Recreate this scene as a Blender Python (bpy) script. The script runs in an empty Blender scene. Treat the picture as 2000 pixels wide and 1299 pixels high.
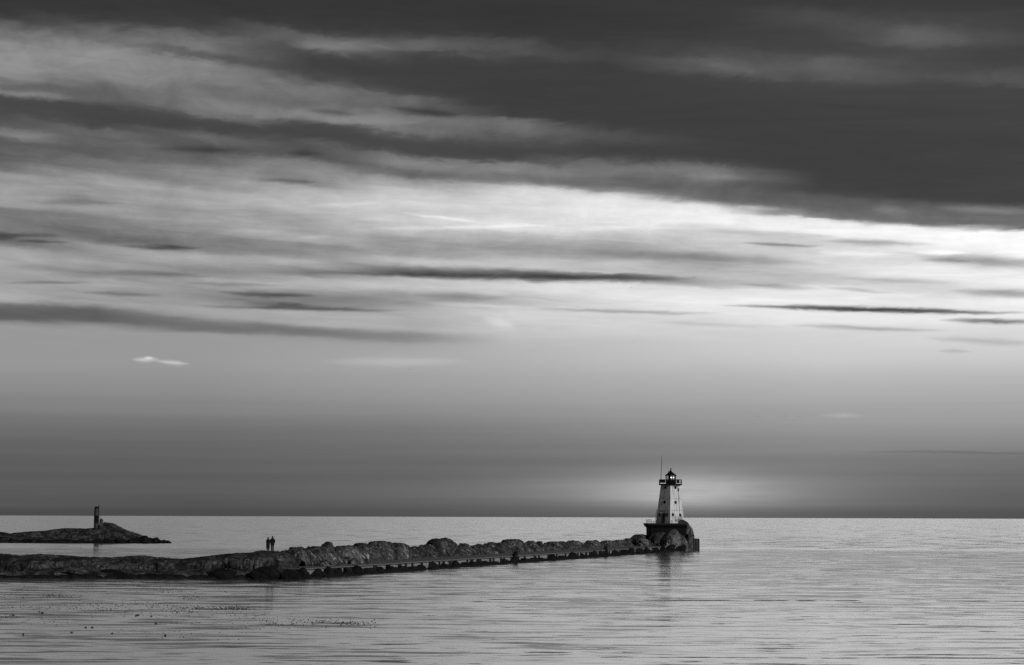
import bpy, bmesh, math, random
import numpy as np
from mathutils import Vector, Matrix, noise

C = bpy.context.scene
COL = C.collection
PI = math.pi
rnd = random.Random(7)

# ------------------------------------------------------------------ camera
F = 3400.0                      # focal length in pixels of the 2000 px wide photograph
EYE = 7.5
PITCH = math.atan((1006.4 + 1.8 - 649.5) / F)
ROLL = 0.00325
cam_d = bpy.data.cameras.new('camera')
cam = bpy.data.objects.new('camera', cam_d)
COL.objects.link(cam)
cam_d.sensor_width = 36.0
cam_d.lens = 36.0 * F / 2000.0
cam_d.clip_start = 0.5
cam_d.clip_end = 60000
RM = Matrix.Rotation(PI / 2 + PITCH, 4, 'X') @ Matrix.Rotation(ROLL, 4, 'Z')
cam.matrix_world = Matrix.Translation((0, 0, EYE)) @ RM
C.camera = cam
R3 = RM.to_3x3()


def ray(px, py):
    return R3 @ Vector(((px - 1000.0) / F, -(py - 649.5) / F, -1.0))


def pt(px, py, Y):
    d = ray(px, py)
    k = Y / d.y
    return Vector((d.x * k, Y, EYE + d.z * k))


def water_at(px, py):
    d = ray(px, py)
    k = -EYE / d.z
    return Vector((d.x * k, d.y * k, 0))


def azel(px, py):
    """direction of a photographed sky feature, in units of 1/3400 radian"""
    d = ray(px, py).normalized()
    return math.atan2(d.x, d.y) * F, math.asin(d.z) * F


# ------------------------------------------------------------------ node helper
class NT:
    def __init__(self, tree):
        self.t = tree

    def node(self, kind, **kw):
        n = self.t.nodes.new(kind)
        for k, v in kw.items():
            setattr(n, k, v)
        return n

    def put(self, sock, v):
        if isinstance(v, S):
            v = v.s
        if isinstance(v, bpy.types.NodeSocket):
            self.t.links.new(v, sock)
        else:
            sock.default_value = v

    def math(self, op, a, b=0.0, c=None, clamp=False):
        n = self.node('ShaderNodeMath', operation=op, use_clamp=clamp)
        self.put(n.inputs[0], a)
        self.put(n.inputs[1], b)
        if c is not None:
            self.put(n.inputs[2], c)
        return S(self, n.outputs[0])

    def ramp(self, v, a, b, c=0.0, d=1.0, smooth=True):
        n = self.node('ShaderNodeMapRange', interpolation_type='SMOOTHSTEP' if smooth else 'LINEAR')
        for i, x in enumerate((v, a, b, c, d)):
            self.put(n.inputs[i], x)
        return S(self, n.outputs[0])

    def mix(self, f, a, b):
        n = self.node('ShaderNodeMix', data_type='FLOAT')
        self.put(n.inputs[0], f)
        self.put(n.inputs[2], a)
        self.put(n.inputs[3], b)
        return S(self, n.outputs[0])

    def xyz(self, x, y, z=0.0):
        n = self.node('ShaderNodeCombineXYZ')
        for i, v in enumerate((x, y, z)):
            self.put(n.inputs[i], v)
        return S(self, n.outputs[0])

    def sep(self, v):
        n = self.node('ShaderNodeSeparateXYZ')
        self.put(n.inputs[0], v)
        return [S(self, o) for o in n.outputs]

    def noise(self, vec, scale=1.0, detail=4.0, rough=0.5, dist=0.0, dim='3D', col=False):
        n = self.node('ShaderNodeTexNoise', noise_dimensions=dim)
        self.put(n.inputs['Vector'], vec)
        n.inputs['Scale'].default_value = scale
        n.inputs['Detail'].default_value = detail
        n.inputs['Roughness'].default_value = rough
        n.inputs['Distortion'].default_value = dist
        return S(self, n.outputs['Color' if col else 'Fac'])


class S:
    def __init__(self, nt, s):
        self.nt, self.s = nt, s

    def __add__(self, o): return self.nt.math('ADD', self, o)
    __radd__ = __add__
    def __sub__(self, o): return self.nt.math('SUBTRACT', self, o)
    def __rsub__(self, o): return self.nt.math('SUBTRACT', o, self)
    def __mul__(self, o): return self.nt.math('MULTIPLY', self, o)
    __rmul__ = __mul__
    def __truediv__(self, o): return self.nt.math('DIVIDE', self, o)
    def __pow__(self, o): return self.nt.math('POWER', self, o)


# ------------------------------------------------------------------ sky (world)
SUN_EL = math.radians(20)
SUN_VEC = Vector((0.63, -0.777, math.tan(SUN_EL))).normalized()      # towards the sun
world = bpy.data.worlds.new("World")
C.world = world
world.use_nodes = True
wt = world.node_tree
wt.nodes.clear()
W = NT(wt)
tc = W.node('ShaderNodeTexCoord')
dx, dy, dz = W.sep(S(W, tc.outputs['Generated']))
U0 = W.math('ARCTAN2', dx, dy) * F
V0 = W.math('ARCSINE', dz) * F

# cloud bands: brightness down the sky at eleven bearings (photograph grey levels, y : value)
LOW = {
    0: "700:150 740:142 790:127 835:110 870:99 900:94 950:90 985:84 1003:74",
    400: "700:151 740:144 790:132 835:112 870:101 900:96 950:93 985:83 1003:76",
    800: "700:166 740:158 790:143 835:121 880:108 915:101 950:102 985:94 1003:82",
    1200: "700:186 740:172 790:156 835:137 880:120 915:112 950:112 985:100 1003:92",
    1600: "700:200 740:182 790:164 835:148 880:130 900:122 940:112 985:102 1003:90",
    2000: "700:200 740:180 790:164 835:148 880:126 900:114 940:104 985:94 1003:84",
}
COLS = {
    0: "0:58 25:60 45:88 75:120 115:140 135:138 158:112 170:104 183:124 196:74 225:78 245:92 260:120 274:92 300:95 330:112 345:146 375:150 400:142 420:115 440:124 461:96 475:132 490:160 530:164 555:160 582:165 594:112 612:92 625:108 636:150",
    200: "0:58 35:60 50:78 65:98 80:108 120:138 145:130 162:106 175:96 200:95 215:80 230:70 250:75 265:106 282:98 297:90 312:112 330:116 350:150 375:152 396:138 412:148 430:128 450:118 462:96 474:132 490:152 525:146 534:128 546:166 585:156 600:128 614:93 628:103 640:148",
    400: "0:57 40:62 65:74 80:106 100:114 112:90 128:130 150:126 175:112 200:120 222:116 234:76 255:70 272:100 288:84 300:95 320:112 345:140 362:128 382:158 420:156 450:142 470:122 490:132 505:165 534:130 546:165 575:140 592:148 606:164 622:142 640:110 655:150",
    600: "0:57 50:62 65:95 85:106 100:80 120:67 145:74 160:96 185:112 205:106 230:126 243:80 265:70 285:86 300:80 315:116 335:136 352:126 365:156 385:176 402:182 430:160 462:168 480:142 497:136 515:172 531:128 545:176 572:142 594:122 612:170 635:160 646:114 662:152",
    800: "0:57 50:60 75:80 90:96 105:70 130:65 160:66 185:75 200:100 215:90 235:120 250:116 267:84 290:74 305:108 320:126 336:102 350:132 365:176 390:206 412:200 440:196 455:190 472:152 492:145 510:186 532:100 545:186 560:190 582:144 598:152 612:170 640:170 656:134 674:160",
    1000: "0:57 70:60 97:84 112:70 150:64 200:64 226:68 245:106 262:96 282:78 305:70 320:98 335:128 346:112 358:140 370:208 400:216 425:212 440:226 454:200 470:176 487:152 502:176 520:196 535:98 547:180 562:206 588:178 607:204 640:196 677:180",
    1200: "0:58 80:62 100:68 130:64 250:66 272:80 292:68 310:72 325:110 340:116 356:106 370:120 382:192 397:230 420:236 440:222 470:186 497:166 515:190 531:182 539:108 551:195 566:222 603:214 640:205 670:192",
    1400: "0:60 50:62 80:66 110:78 125:94 145:84 160:68 300:66 320:74 340:118 352:106 368:98 386:102 400:158 414:238 430:244 446:216 490:192 512:170 540:192 552:172 564:216 590:228 640:210",
    1600: "0:60 40:74 70:68 100:72 120:88 150:84 170:70 330:66 370:68 386:86 402:96 418:112 426:140 434:238 450:240 461:216 476:202 490:216 517:210 531:206 546:192 560:226 600:232 626:230 642:212",
    1800: "0:62 30:68 60:90 75:92 95:75 130:75 150:80 170:70 380:66 396:86 416:102 434:108 444:244 460:250 476:244 490:230 507:216 522:236 550:216 562:206 577:228 600:234 626:230 642:218 668:210",
    2000: "0:62 45:70 80:75 110:68 140:80 155:84 175:70 390:68 406:90 422:98 440:104 449:120 455:248 475:254 497:252 511:214 525:232 550:240 575:204 590:240 626:232 642:216",
}


def V_shear(V):                 # slope of the cloud bands as a function of elevation
    return min(0.085, max(0.0, 0.085 - 0.00026 * (1006 - V - 390)))


def table(x):
    keys = sorted(COLS)
    lo = sorted(LOW)
    up = [tuple(map(float, p.split(':'))) for p in COLS[x].split()]
    a = max(k for k in lo if k <= x)
    b = min(k for k in lo if k >= x)
    A = [tuple(map(float, p.split(':'))) for p in LOW[a].split()]
    B = [tuple(map(float, p.split(':'))) for p in LOW[b].split()]
    f = 0 if a == b else (x - a) / (b - a)
    yB = [p[0] for p in B]; vB = [p[1] for p in B]
    out = up + [(y, v * (1 - f) + f * float(np.interp(y, yB, vB))) for y, v in A]
    return out


VMIN, VMAX = -20.0, 1200.0
# warp the band coordinates so that the edges billow
wv = W.xyz(U0 * 0.0011, V0 * 0.0042, 0.0)
n1 = W.noise(wv, 2.2, 5, 0.55, 0.4, col=True)
c1, c2, _ = W.sep(n1)
wamp = W.ramp(V0, 200, 420, 0.06, 1.0)
wamp2 = W.ramp(V0, 560, 800, 0.30, 1.0)
U = U0 + (c1 - 0.5) * wamp * 90.0
V = V0 + (c2 - 0.5) * wamp * wamp2 * 46.0
n2 = W.noise(W.xyz(U0 * 0.004, V0 * 0.022, 3.0), 1.6, 4, 0.6, 0.6)
V = V + (n2 - 0.5) * wamp * 13.0
n3 = W.noise(W.xyz(U0 * 0.013, V0 * 0.034, 13.0), 1.0, 5, 0.62, 0.9)
V = V + (n3 - 0.5) * wamp * W.ramp(V0, 600, 760, 0.35, 1.0) * 26.0
sl = W.math('MINIMUM', W.math('MAXIMUM', 0.085 - (616.0 - V) * 0.00026, 0.0), 0.085)
VS = V + U * sl
tt = (VS - VMIN) / (VMAX - VMIN)
acc = None
prevU = None
for x in sorted(COLS):
    pts = []
    for y, v in table(x):
        u, vv = azel(x, y)
        pts.append(((vv + u * V_shear(vv) - VMIN) / (VMAX - VMIN), v / 255.0))
    pts.sort()
    # keep at most 40 knots and even out near-duplicates
    fc = W.node('ShaderNodeFloatCurve')
    W.put(fc.inputs['Value'], tt)
    cv = fc.mapping.curves[0]
    cv.points[0].location = (0.0, pts[0][1])
    cv.points[1].location = (1.0, pts[-1][1])
    for px_, py_ in pts:
        if 0.001 < px_ < 0.999:
            p = cv.points.new(px_, py_)
            p.handle_type = 'AUTO_CLAMPED'
    fc.mapping.update()
    val = S(W, fc.outputs[0])
    u = azel(x, 500)[0]
    if acc is None:
        acc = val
    else:
        acc = W.mix(W.ramp(U, prevU, u, smooth=False), acc, val)
    prevU = u

# fibrous streak texture inside the cloud deck
slopeV = V0 + U0 * 0.04
f1 = W.noise(W.xyz(U0 * 0.0016, slopeV * 0.018, 7.0), 1.5, 7, 0.62, 0.5)
f2 = W.noise(W.xyz(U0 * 0.006, slopeV * 0.05, 11.0), 1.3, 5, 0.6, 0.8)
mask_mid = W.ramp(V0, 300, 430) * (1.0 - W.ramp(VS, 560, 700, 0.0, 0.62))
mott = W.noise(W.xyz(U0 * 0.010, V0 * 0.020, 31.0), 1.0, 6, 0.65, 0.6)
acc = acc + (mott - 0.5) * 0.17 * W.ramp(V0, 400, 560) * W.ramp(acc, 0.24, 0.42)
acc = acc + ((f1 - 0.5) * 0.20 + (f2 - 0.5) * 0.13) * mask_mid * W.ramp(acc, 0.2, 0.6, 0.45, 1.0)

# single streaks: (x0, y0, x1, y1, half thickness px, strength) ; negative darkens
STREAKS = [
    (1400, 595, 2020, 612, 4.5, -.62), (1830, 626, 2060, 629, 4.5, -.42), (590, 531, 1420, 544, 6.0, -.18),
    (1020, 548, 1085, 550, 3.5, -.22), (1030, 603, 1420, 613, 3.5, -.17), (1530, 634, 1860, 647, 4, -.15),
    (1250, 628, 1560, 640, 4, -.06), (230, 481, 400, 485, 4, -.17), (-40, 457, 130, 462, 4, -.12), (30, 469, 140, 474, 3, -.15),
    (1440, 474, 1610, 481, 3, -.22), (1600, 470, 1830, 478, 5, -.20), (1780, 498, 2060, 520, 10, -.22), (1790, 507, 1900, 512, 4, -.15),
    (1370, 449, 1640, 462, 6, -.10), (500, 350, 620, 355, 4, -.10), (40, 392, 250, 398, 5, -.10), (290, 290, 470, 294, 6, -.07),
    (420, 571, 620, 578, 5, -.20), (380, 598, 800, 606, 4, -.20), (470, 592, 620, 598, 5, -.12), (200, 530, 420, 540, 5, -.12),
    (150, 572, 320, 576, 4, -.13), (800, 576, 1000, 582, 6, -.10), (350, 552, 560, 558, 3, -.10), (0, 552, 180, 552, 3, -.12),
    (1440, 555, 1620, 566, 4, -.14), (1620, 543, 1880, 552, 5, -.10), (1850, 568, 2060, 576, 6, -.18), (1600, 560, 1760, 574, 3, -.10),
    (1100, 490, 1600, 514, 9, -.14), (1800, 660, 2050, 672, 6, -.10), (1830, 685, 1900, 687, 3, -.08), (1650, 882, 2100, 885, 2.5, -.05),
    (-100, 470, 60, 462, 4, -.07), (560, 298, 640, 301, 5, -.05), (600, 216, 700, 224, 5, -.10), (760, 210, 900, 225, 6, -.08),
    (1440, 405, 1560, 420, 8, -.12), (1820, 405, 2040, 415, 7, .10), (1430, 402, 1530, 410, 5, .14), (1700, 408, 1780, 412, 8, .08),
    (256, 702, 312, 703, 4.5, .17), (300, 706, 372, 712, 3.5, .17), (280, 698, 300, 700, 2.5, .16), (620, 706, 920, 706, 8, .06),
    (775, 414, 950, 436, 3.0, .10), (700, 447, 1100, 439, 4.0, .09), (570, 466, 645, 462, 4, .07), (600, 402, 740, 396, 5, .06),
    (1780, 493, 1900, 494, 4, .14), (1600, 810, 1690, 812, 4, .05), (560, 85, 780, 96, 9, .09), (0, 180, 150, 192, 7, .06),
    (1370, 124, 1500, 146, 9, .035), (1720, 60, 1900, 78, 14, .03), (1500, 125, 1760, 140, 16, .02), (1330, 344, 1470, 348, 7, .07),
    (590, 236, 820, 240, 9, .05), (840, 455, 960, 610, 3, .0), (1150, 442, 1350, 446, 4, .06), (1580, 492, 1760, 497, 5, .08),
    (940, 620, 1010, 640, 9, .06), (430, 455, 560, 452, 6, .05), (0, 268, 120, 262, 7, .04), (800, 590, 1020, 600, 4, .08),
]
sn = W.noise(W.xyz(U0 * 0.008, V0 * 0.03, 21.0), 2.0, 4, 0.6, 0.5)
sV = V0 + (sn - 0.5) * 10.0
g = bpy.data.node_groups.new('cloud_streak', 'ShaderNodeTree')
for nm in ('U', 'V', 'Uc', 'Vc', 'Len', 'Thick', 'Slope', 'Amp', 'In'):
    g.interface.new_socket(nm, in_out='INPUT', socket_type='NodeSocketFloat')
g.interface.new_socket('Out', in_out='OUTPUT', socket_type='NodeSocketFloat')
G = NT(g)
gi = G.node('NodeGroupInput'); go = G.node('NodeGroupOutput')
gu, gv, guc, gvc, gl, gt_, gs, ga, gin = [S(G, gi.outputs[i]) for i in range(9)]
du = (gu - guc) / gl
d2 = du * du
taper = G.math('MAXIMUM', 1.0 - d2, 0.0)
dv = (gv - gvc - (gu - guc) * gs) / (gt_ * (0.35 + taper * 0.75))
fall = G.math('POWER', 2.71828, dv * dv * -1.0)
G.put(go.inputs[0], gin + fall * taper * ga)
for x0, y0, x1, y1, th, amp in STREAKS:
    if amp == 0:
        continue
    u0, v0 = azel(x0, y0)
    u1, v1 = azel(x1, y1)
    n = W.node('ShaderNodeGroup', node_tree=g)
    vals = (U0, sV, (u0 + u1) / 2, (v0 + v1) / 2, abs(u1 - u0) / 2 + 1, th, (v1 - v0) / (u1 - u0), amp, acc)
    for i, v in enumerate(vals):
        W.put(n.inputs[i], v)
    acc = S(W, n.outputs[0])

# afterglow low over the water around the lighthouse's bearing
gu_, gv_ = azel(1335, 966)
hb = W.noise(W.xyz(U0 * 0.0006, V0 * 0.045, 51.0), 1.0, 5, 0.6, 0.1)
acc = acc + (hb - 0.5) * 0.07 * W.ramp(V0, 330, 120)
gn = W.noise(W.xyz(U0 * 0.004, V0 * 0.05, 41.0), 1.0, 4, 0.6, 0.4)
gdv = V0 - gv_
gy = W.math('MAXIMUM', gdv, 0.0) / 44.0 + W.math('MINIMUM', gdv, 0.0) / 31.0
gxa = (U0 - gu_) / 300.0
gxb = (U0 - gu_ - 10.0) / 135.0
acc = acc + (W.math('POWER', 2.71828, (gxa * gxa + gy * gy) * -1.0) * 0.16
             + W.math('POWER', 2.71828, (gxb * gxb + gy * gy) * -1.0) * 0.13) * (0.65 + gn * 0.7)
lum = W.math('MAXIMUM', acc, 0.02) ** 2.2

# beyond the photographed part of the sky: grey overcast from the Sky Texture
sky = W.node('ShaderNodeTexSky', sky_type='NISHITA', sun_disc=False)
sky.sun_elevation = SUN_EL
sky.sun_rotation = math.atan2(SUN_VEC.x, SUN_VEC.y)
sky.air_density = 1.5
sky.dust_density = 3.0
bw = W.node('ShaderNodeRGBToBW')
wt.links.new(sky.outputs[0], bw.inputs[0])
deck = W.math('MINIMUM', S(W, bw.outputs[0]) * 0.05, 0.30)
deckn = W.noise(W.xyz(dx * 2.0, dy * 2.0, dz * 6.0), 1.5, 5, 0.6, 0.3)
deck = 0.03 + deck * 0.12 + (deckn - 0.5) * 0.03
absU = W.math('ABSOLUTE', U0)
away = W.math('MAXIMUM', W.ramp(absU, 1500, 4500), W.ramp(V0, 1020, 1500))
lum = W.mix(away, lum, deck)
bg = W.node('ShaderNodeBackground')
W.put(bg.inputs['Color'], lum * 10.0)
bg.inputs['Strength'].default_value = 0.1
wo = W.node('ShaderNodeOutputWorld')
wt.links.new(bg.outputs[0], wo.inputs['Surface'])

# ------------------------------------------------------------------ sun and exposure
sd = bpy.data.lights.new('sun', 'SUN')
sd.energy = 1.75
sd.angle = math.radians(6)
sun = bpy.data.objects.new('sun', sd)
COL.objects.link(sun)
sun.rotation_euler = (-SUN_VEC).to_track_quat('-Z', 'Y').to_euler()
C.view_settings.view_transform = 'Standard'
C.view_settings.look = 'None'
C.view_settings.exposure = 0.0
C.view_settings.gamma = 1.0
C.cycles.use_denoising = False
C.cycles.max_bounces = 6
C.cycles.sample_clamp_indirect = 4.0

# ------------------------------------------------------------------ materials


def mat(name, base, rough=0.8, spec=0.3, var=0.0, scale=(1, 1, 1), bump=0.0, bscale=3.0, metal=0.0, var2=0.0, patch=0.0):
    m = bpy.data.materials.new(name)
    m.use_nodes = True
    t = NT(m.node_tree)
    b = m.node_tree.nodes['Principled BSDF']
    b.inputs['Roughness'].default_value = rough
    b.inputs['Specular IOR Level'].default_value = spec
    b.inputs['Metallic'].default_value = metal
    tcn = t.node('ShaderNodeTexCoord')
    x, y, z = t.sep(S(t, tcn.outputs['Object']))
    vec = t.xyz(x * scale[0], y * scale[1], z * scale[2])
    nz = t.noise(vec, 1.0, 8, 0.62, 0.6)
    v = base + (nz - 0.5) * (2.0 * var)
    if var2:
        nn = t.noise(t.xyz((x + z * .55) * scale[0], (y - z * .35) * scale[1], z * scale[2]), 1.7, 6, 0.62, 1.4)
        v = v + t.ramp(nn, 0.53, 0.68) * var2 - t.ramp(nn, 0.36, 0.47, 1.0, 0.0) * base * 0.8
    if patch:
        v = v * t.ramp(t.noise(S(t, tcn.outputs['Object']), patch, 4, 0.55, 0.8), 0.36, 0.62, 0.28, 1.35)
    v = t.math('MAXIMUM', v, 0.004)
    t.put(b.inputs['Base Color'], v)
    if bump:
        bn = t.node('ShaderNodeBump')
        bn.inputs['Strength'].default_value = 1.0
        bn.inputs['Distance'].default_value = bump
        t.put(bn.inputs['Height'], t.noise(S(t, tcn.outputs['Object']), bscale, 8, 0.62, 0.5))
        t.t.links.new(bn.outputs[0], b.inputs['Normal'])
    return m


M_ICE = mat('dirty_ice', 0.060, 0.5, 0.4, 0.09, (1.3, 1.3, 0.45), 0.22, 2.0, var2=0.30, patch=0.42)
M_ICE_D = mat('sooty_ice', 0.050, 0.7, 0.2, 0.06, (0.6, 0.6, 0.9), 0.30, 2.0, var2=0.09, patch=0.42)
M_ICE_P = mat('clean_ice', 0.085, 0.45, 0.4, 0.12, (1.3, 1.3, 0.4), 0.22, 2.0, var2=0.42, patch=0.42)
M_ROCK = mat('wet_rock', 0.009, 0.75, 0.12, 0.007, (1.5, 1.5, 1.5), 0.08, 4)
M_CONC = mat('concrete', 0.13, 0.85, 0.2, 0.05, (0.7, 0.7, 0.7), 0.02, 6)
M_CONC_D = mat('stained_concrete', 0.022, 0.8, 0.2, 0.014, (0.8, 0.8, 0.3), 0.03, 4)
M_WALLL = mat('pale_iced_wall', 0.27, 0.6, 0.3, 0.25, (1.5, 1.5, 0.2), 0.03, 5)
M_BLACK = mat('black_paint', 0.008, 0.8, 0.08, 0.003, (2, 2, 2))
M_DARKST = mat('dark_steel', 0.03, 0.5, 0.4, 0.01, (2, 2, 2))
M_GREY = mat('grey_band', 0.026, 0.6, 0.3, 0.02, (2, 2, 1))
M_CLOTH = mat('dark_cloth', 0.010, 0.9, 0.1, 0.004, (4, 4, 4))
M_CLOTH2 = mat('dark_trousers', 0.013, 0.9, 0.1, 0.004, (4, 4, 4))
M_SKIN = mat('skin', 0.10, 0.6, 0.3, 0.01, (4, 4, 4))
M_HAIR = mat('dark_hair', 0.010, 0.7, 0.2, 0.004, (6, 6, 6))
M_BIRD = mat('bird_feather', 0.03, 0.8, 0.2, 0.01, (3, 3, 3))
M_DEB = mat('floating_ice_dark', 0.045, 0.6, 0.3, 0.02, (3, 3, 3))


def tower_paint():
    m = bpy.data.materials.new('weathered_white_paint')
    m.use_nodes = True
    t = NT(m.node_tree)
    b = m.node_tree.nodes['Principled BSDF']
    b.inputs['Roughness'].default_value = 0.55
    tcn = t.node('ShaderNodeTexCoord')
    o = S(t, tcn.outputs['Object'])
    x, y, z = t.sep(o)
    drip = t.noise(t.xyz(x * 2.2, y * 2.2, z * 0.16), 1.4, 6, 0.6, 0.4)
    blot = t.noise(o, 0.7, 6, 0.65, 0.5)
    low = t.ramp(z, 0.0, 2.2, 1.0, 0.0)
    v = 0.68 - t.ramp(drip, 0.46, 0.66) * 0.26 - t.ramp(blot, 0.48, 0.72) * 0.20 - low * t.ramp(blot, 0.42, 0.62) * 0.28
    # horizontal plate seams and rivet rows
    for zz in (1.45, 2.95, 5.6):
        d = t.math('ABSOLUTE', z - zz)
        v = v - t.ramp(d, 0.03, 0.09, 1.0, 0.0) * 0.26
    v = t.math('MAXIMUM', v, 0.08)
    t.put(b.inputs['Base Color'], v)
    return m


M_WHITE = tower_paint()


def glass():
    m = bpy.data.materials.new('lantern_glass')
    m.use_nodes = True
    b = m.node_tree.nodes['Principled BSDF']
    b.inputs['Base Color'].default_value = (.9, .9, .9, 1)
    b.inputs['Roughness'].default_value = 0.02
    b.inputs['Transmission Weight'].default_value = 1.0
    b.inputs['IOR'].default_value = 1.05
    return m


M_GLASS = glass()
M_LAMP = bpy.data.materials.new('lamp_light')
M_LAMP.use_nodes = True
M_LAMP.node_tree.nodes['Principled BSDF'].inputs['Emission Color'].default_value = (1, 1, 1, 1)
M_LAMP.node_tree.nodes['Principled BSDF'].inputs['Emission Strength'].default_value = 2.5


def water_mat():
    m = bpy.data.materials.new('lake_water')
    m.use_nodes = True
    t = NT(m.node_tree)
    geo = t.node('ShaderNodeNewGeometry')
    x, y, z = t.sep(S(t, geo.outputs['Position']))
    r = t.math('SQRT', x * x + y * y)
    far = t.ramp(r, 385, 450)                        # open lake beyond the harbour is rougher
    mid = t.ramp(r, 90, 330)
    near = t.ramp(r, 110, 300, 1.0, 0.2)
    patch = t.noise(t.xyz(x * 0.012, y * 0.007, 1.0), 1.0, 3, 0.5, 0.6)
    # long low ripples inside the harbour, crests running across
    rp = t.noise(t.xyz(x * 0.09 + y * 0.012, y * 0.42 + x * 0.02, 0.0), 1.0, 4, 0.6, 0.4, col=True)
    r1, r2, _ = t.sep(rp)
    # short waves of all sizes
    ch = t.noise(t.xyz(x * 0.20, y * 0.55, 5.0), 1.0, 6, 0.66, 0.2, col=True)
    q1, q2, _ = t.sep(ch)
    left = t.ramp(x + y * 0.10, -20, 22, 1.0, 0.0) * t.ramp(r, 215, 150, 0.25, 1.0)
    sy = (r1 - 0.5) * (0.22 - far * 0.15 + left * 0.33) + (q1 - 0.5) * (0.15 - far * 0.06)
    # isolated steeper wavelets read as dark dashes
    dn = t.noise(t.xyz(x * 0.24, y * 0.80, 9.0), 1.0, 4, 0.62, 0.3)
    dash = t.ramp(dn, 0.565, 0.70) * t.ramp(patch, 0.36, 0.6, 0.30, 1.0)
    db = t.noise(t.xyz(x * 0.07, y * 0.11, 19.0), 1.0, 5, 0.65, 0.3)
    dashfar = t.ramp(db, 0.54, 0.68) * t.ramp(patch, 0.36, 0.6, 0.35, 1.0)
    sy = sy + dash * (1.0 - far) * 0.12 + dashfar * mid * 0.10
    # two long thin swells
    wob = (t.noise(t.xyz(x * 0.02, 0.0, 2.0), 1.0, 4, 0.6) - 0.5)
    for yc, wd, x0, x1, am in ((water_at(1500, 1173).y, 0.7, -14, 14, 0.26), (water_at(1300, 1284).y, 0.25, 2, 5, 0.22)):
        d = (y - yc - wob * 3.0) / wd
        sy = sy + t.math('POWER', 2.71828, d * d * -1.0) * t.ramp(x, x0, x1) * am * t.ramp(t.noise(t.xyz(x * 0.13, 3.0, yc), 1.0, 4, 0.65), 0.42, 0.56, 0.12, 1.0)
    sx = (r2 - 0.5) * 0.03 + (q2 - 0.5) * (0.04 + far * 0.06)
    nrm = t.node('ShaderNodeVectorMath', operation='NORMALIZE')
    t.put(nrm.inputs[0], t.xyz(sx, (sy + near * 0.013 + mid * 0.001 + far * 0.063) * -1.0, 1.0))
    fr = t.node('ShaderNodeFresnel')
    fr.inputs['IOR'].default_value = 1.33
    t.t.links.new(nrm.outputs[0], fr.inputs['Normal'])
    gl = t.node('ShaderNodeBsdfGlossy')
    gl.inputs['Color'].default_value = (1, 1, 1, 1)
    t.t.links.new(nrm.outputs[0], gl.inputs['Normal'])
    t.put(gl.inputs['Roughness'], 0.125)
    df = t.node('ShaderNodeBsdfDiffuse')
    df.inputs['Color'].default_value = (.15, .15, .15, 1)
    mx = t.node('ShaderNodeMixShader')
    t.put(mx.inputs[0], S(t, fr.outputs[0]) ** 0.24)
    t.t.links.new(df.outputs[0], mx.inputs[1])
    t.t.links.new(gl.outputs[0], mx.inputs[2])
    out = [n for n in m.node_tree.nodes if n.type == 'OUTPUT_MATERIAL'][0]
    t.t.links.new(mx.outputs[0], out.inputs['Surface'])
    m.node_tree.nodes.remove(m.node_tree.nodes['Principled BSDF'])
    return m


M_WATER = water_mat()

# ------------------------------------------------------------------ object helpers


def link(o, parent=None):
    COL.objects.link(o)
    if parent is not None:
        o.parent = parent
    return o


def obj(name, bm, m, parent=None, smooth=False, loc=None):
    me = bpy.data.meshes.new(name)
    if isinstance(bm, tuple):
        me.from_pydata(bm[0], [], bm[1])
        me.update()
    else:
        bmesh.ops.recalc_face_normals(bm, faces=bm.faces[:])
        bm.to_mesh(me)
        bm.free()
    me.materials.append(m)
    if smooth:
        for p in me.polygons:
            p.use_smooth = True
    o = bpy.data.objects.new(name, me)
    if loc is not None:
        o.location = loc
    return link(o, parent)


def tag(o, label, cat, group=None, kind=None):
    o['label'] = label
    if cat: o['category'] = cat
    if group: o['group'] = group
    if kind: o['kind'] = kind
    return o


def empty(name, loc, label, cat, group=None, rz=0.0):
    o = bpy.data.objects.new(name, None)
    o.location = loc
    o.rotation_euler = (0, 0, rz)
    link(o)
    return tag(o, label, cat, group)


def box(bm, lo, hi):
    v = [bm.verts.new((x, y, z)) for z in (lo[2], hi[2]) for y in (lo[1], hi[1]) for x in (lo[0], hi[0])]
    for f in ((0, 1, 3, 2), (4, 5, 7, 6), (0, 1, 5, 4), (2, 3, 7, 6), (0, 2, 6, 4), (1, 3, 7, 5)):
        bm.faces.new([v[i] for i in f])


def bar(bm, a, b, r, n=6):
    a, b = Vector(a), Vector(b)
    d = (b - a).normalized()
    s = d.orthogonal().normalized()
    q = d.cross(s)
    ra, rb = (r, r) if not isinstance(r, tuple) else r
    A = [bm.verts.new(a + (s * math.cos(2 * PI * i / n) + q * math.sin(2 * PI * i / n)) * ra) for i in range(n)]
    B = [bm.verts.new(b + (s * math.cos(2 * PI * i / n) + q * math.sin(2 * PI * i / n)) * rb) for i in range(n)]
    for i in range(n):
        bm.faces.new((A[i], A[(i + 1) % n], B[(i + 1) % n], B[i]))
    bm.faces.new(A[::-1]); bm.faces.new(B)


def loft(bm, rings, cap=True):
    R = [[bm.verts.new(p) for p in ring] for ring in rings]
    n = len(R[0])
    for a, b in zip(R, R[1:]):
        for i in range(n):
            bm.faces.new((a[i], a[(i + 1) % n], b[(i + 1) % n], b[i]))
    if cap:
        bm.faces.new(R[0][::-1]); bm.faces.new(R[-1])


def ngon(n, r, z, a0=0.0, sx=1.0, sy=1.0, c=(0, 0)):
    return [(c[0] + math.cos(a0 + 2 * PI * i / n) * r * sx, c[1] + math.sin(a0 + 2 * PI * i / n) * r * sy, z) for i in range(n)]


def fbm(p, oct=5, H=0.6):
    return noise.fractal(p, H, 2.1, oct, noise_basis='PERLIN_ORIGINAL')


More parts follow.
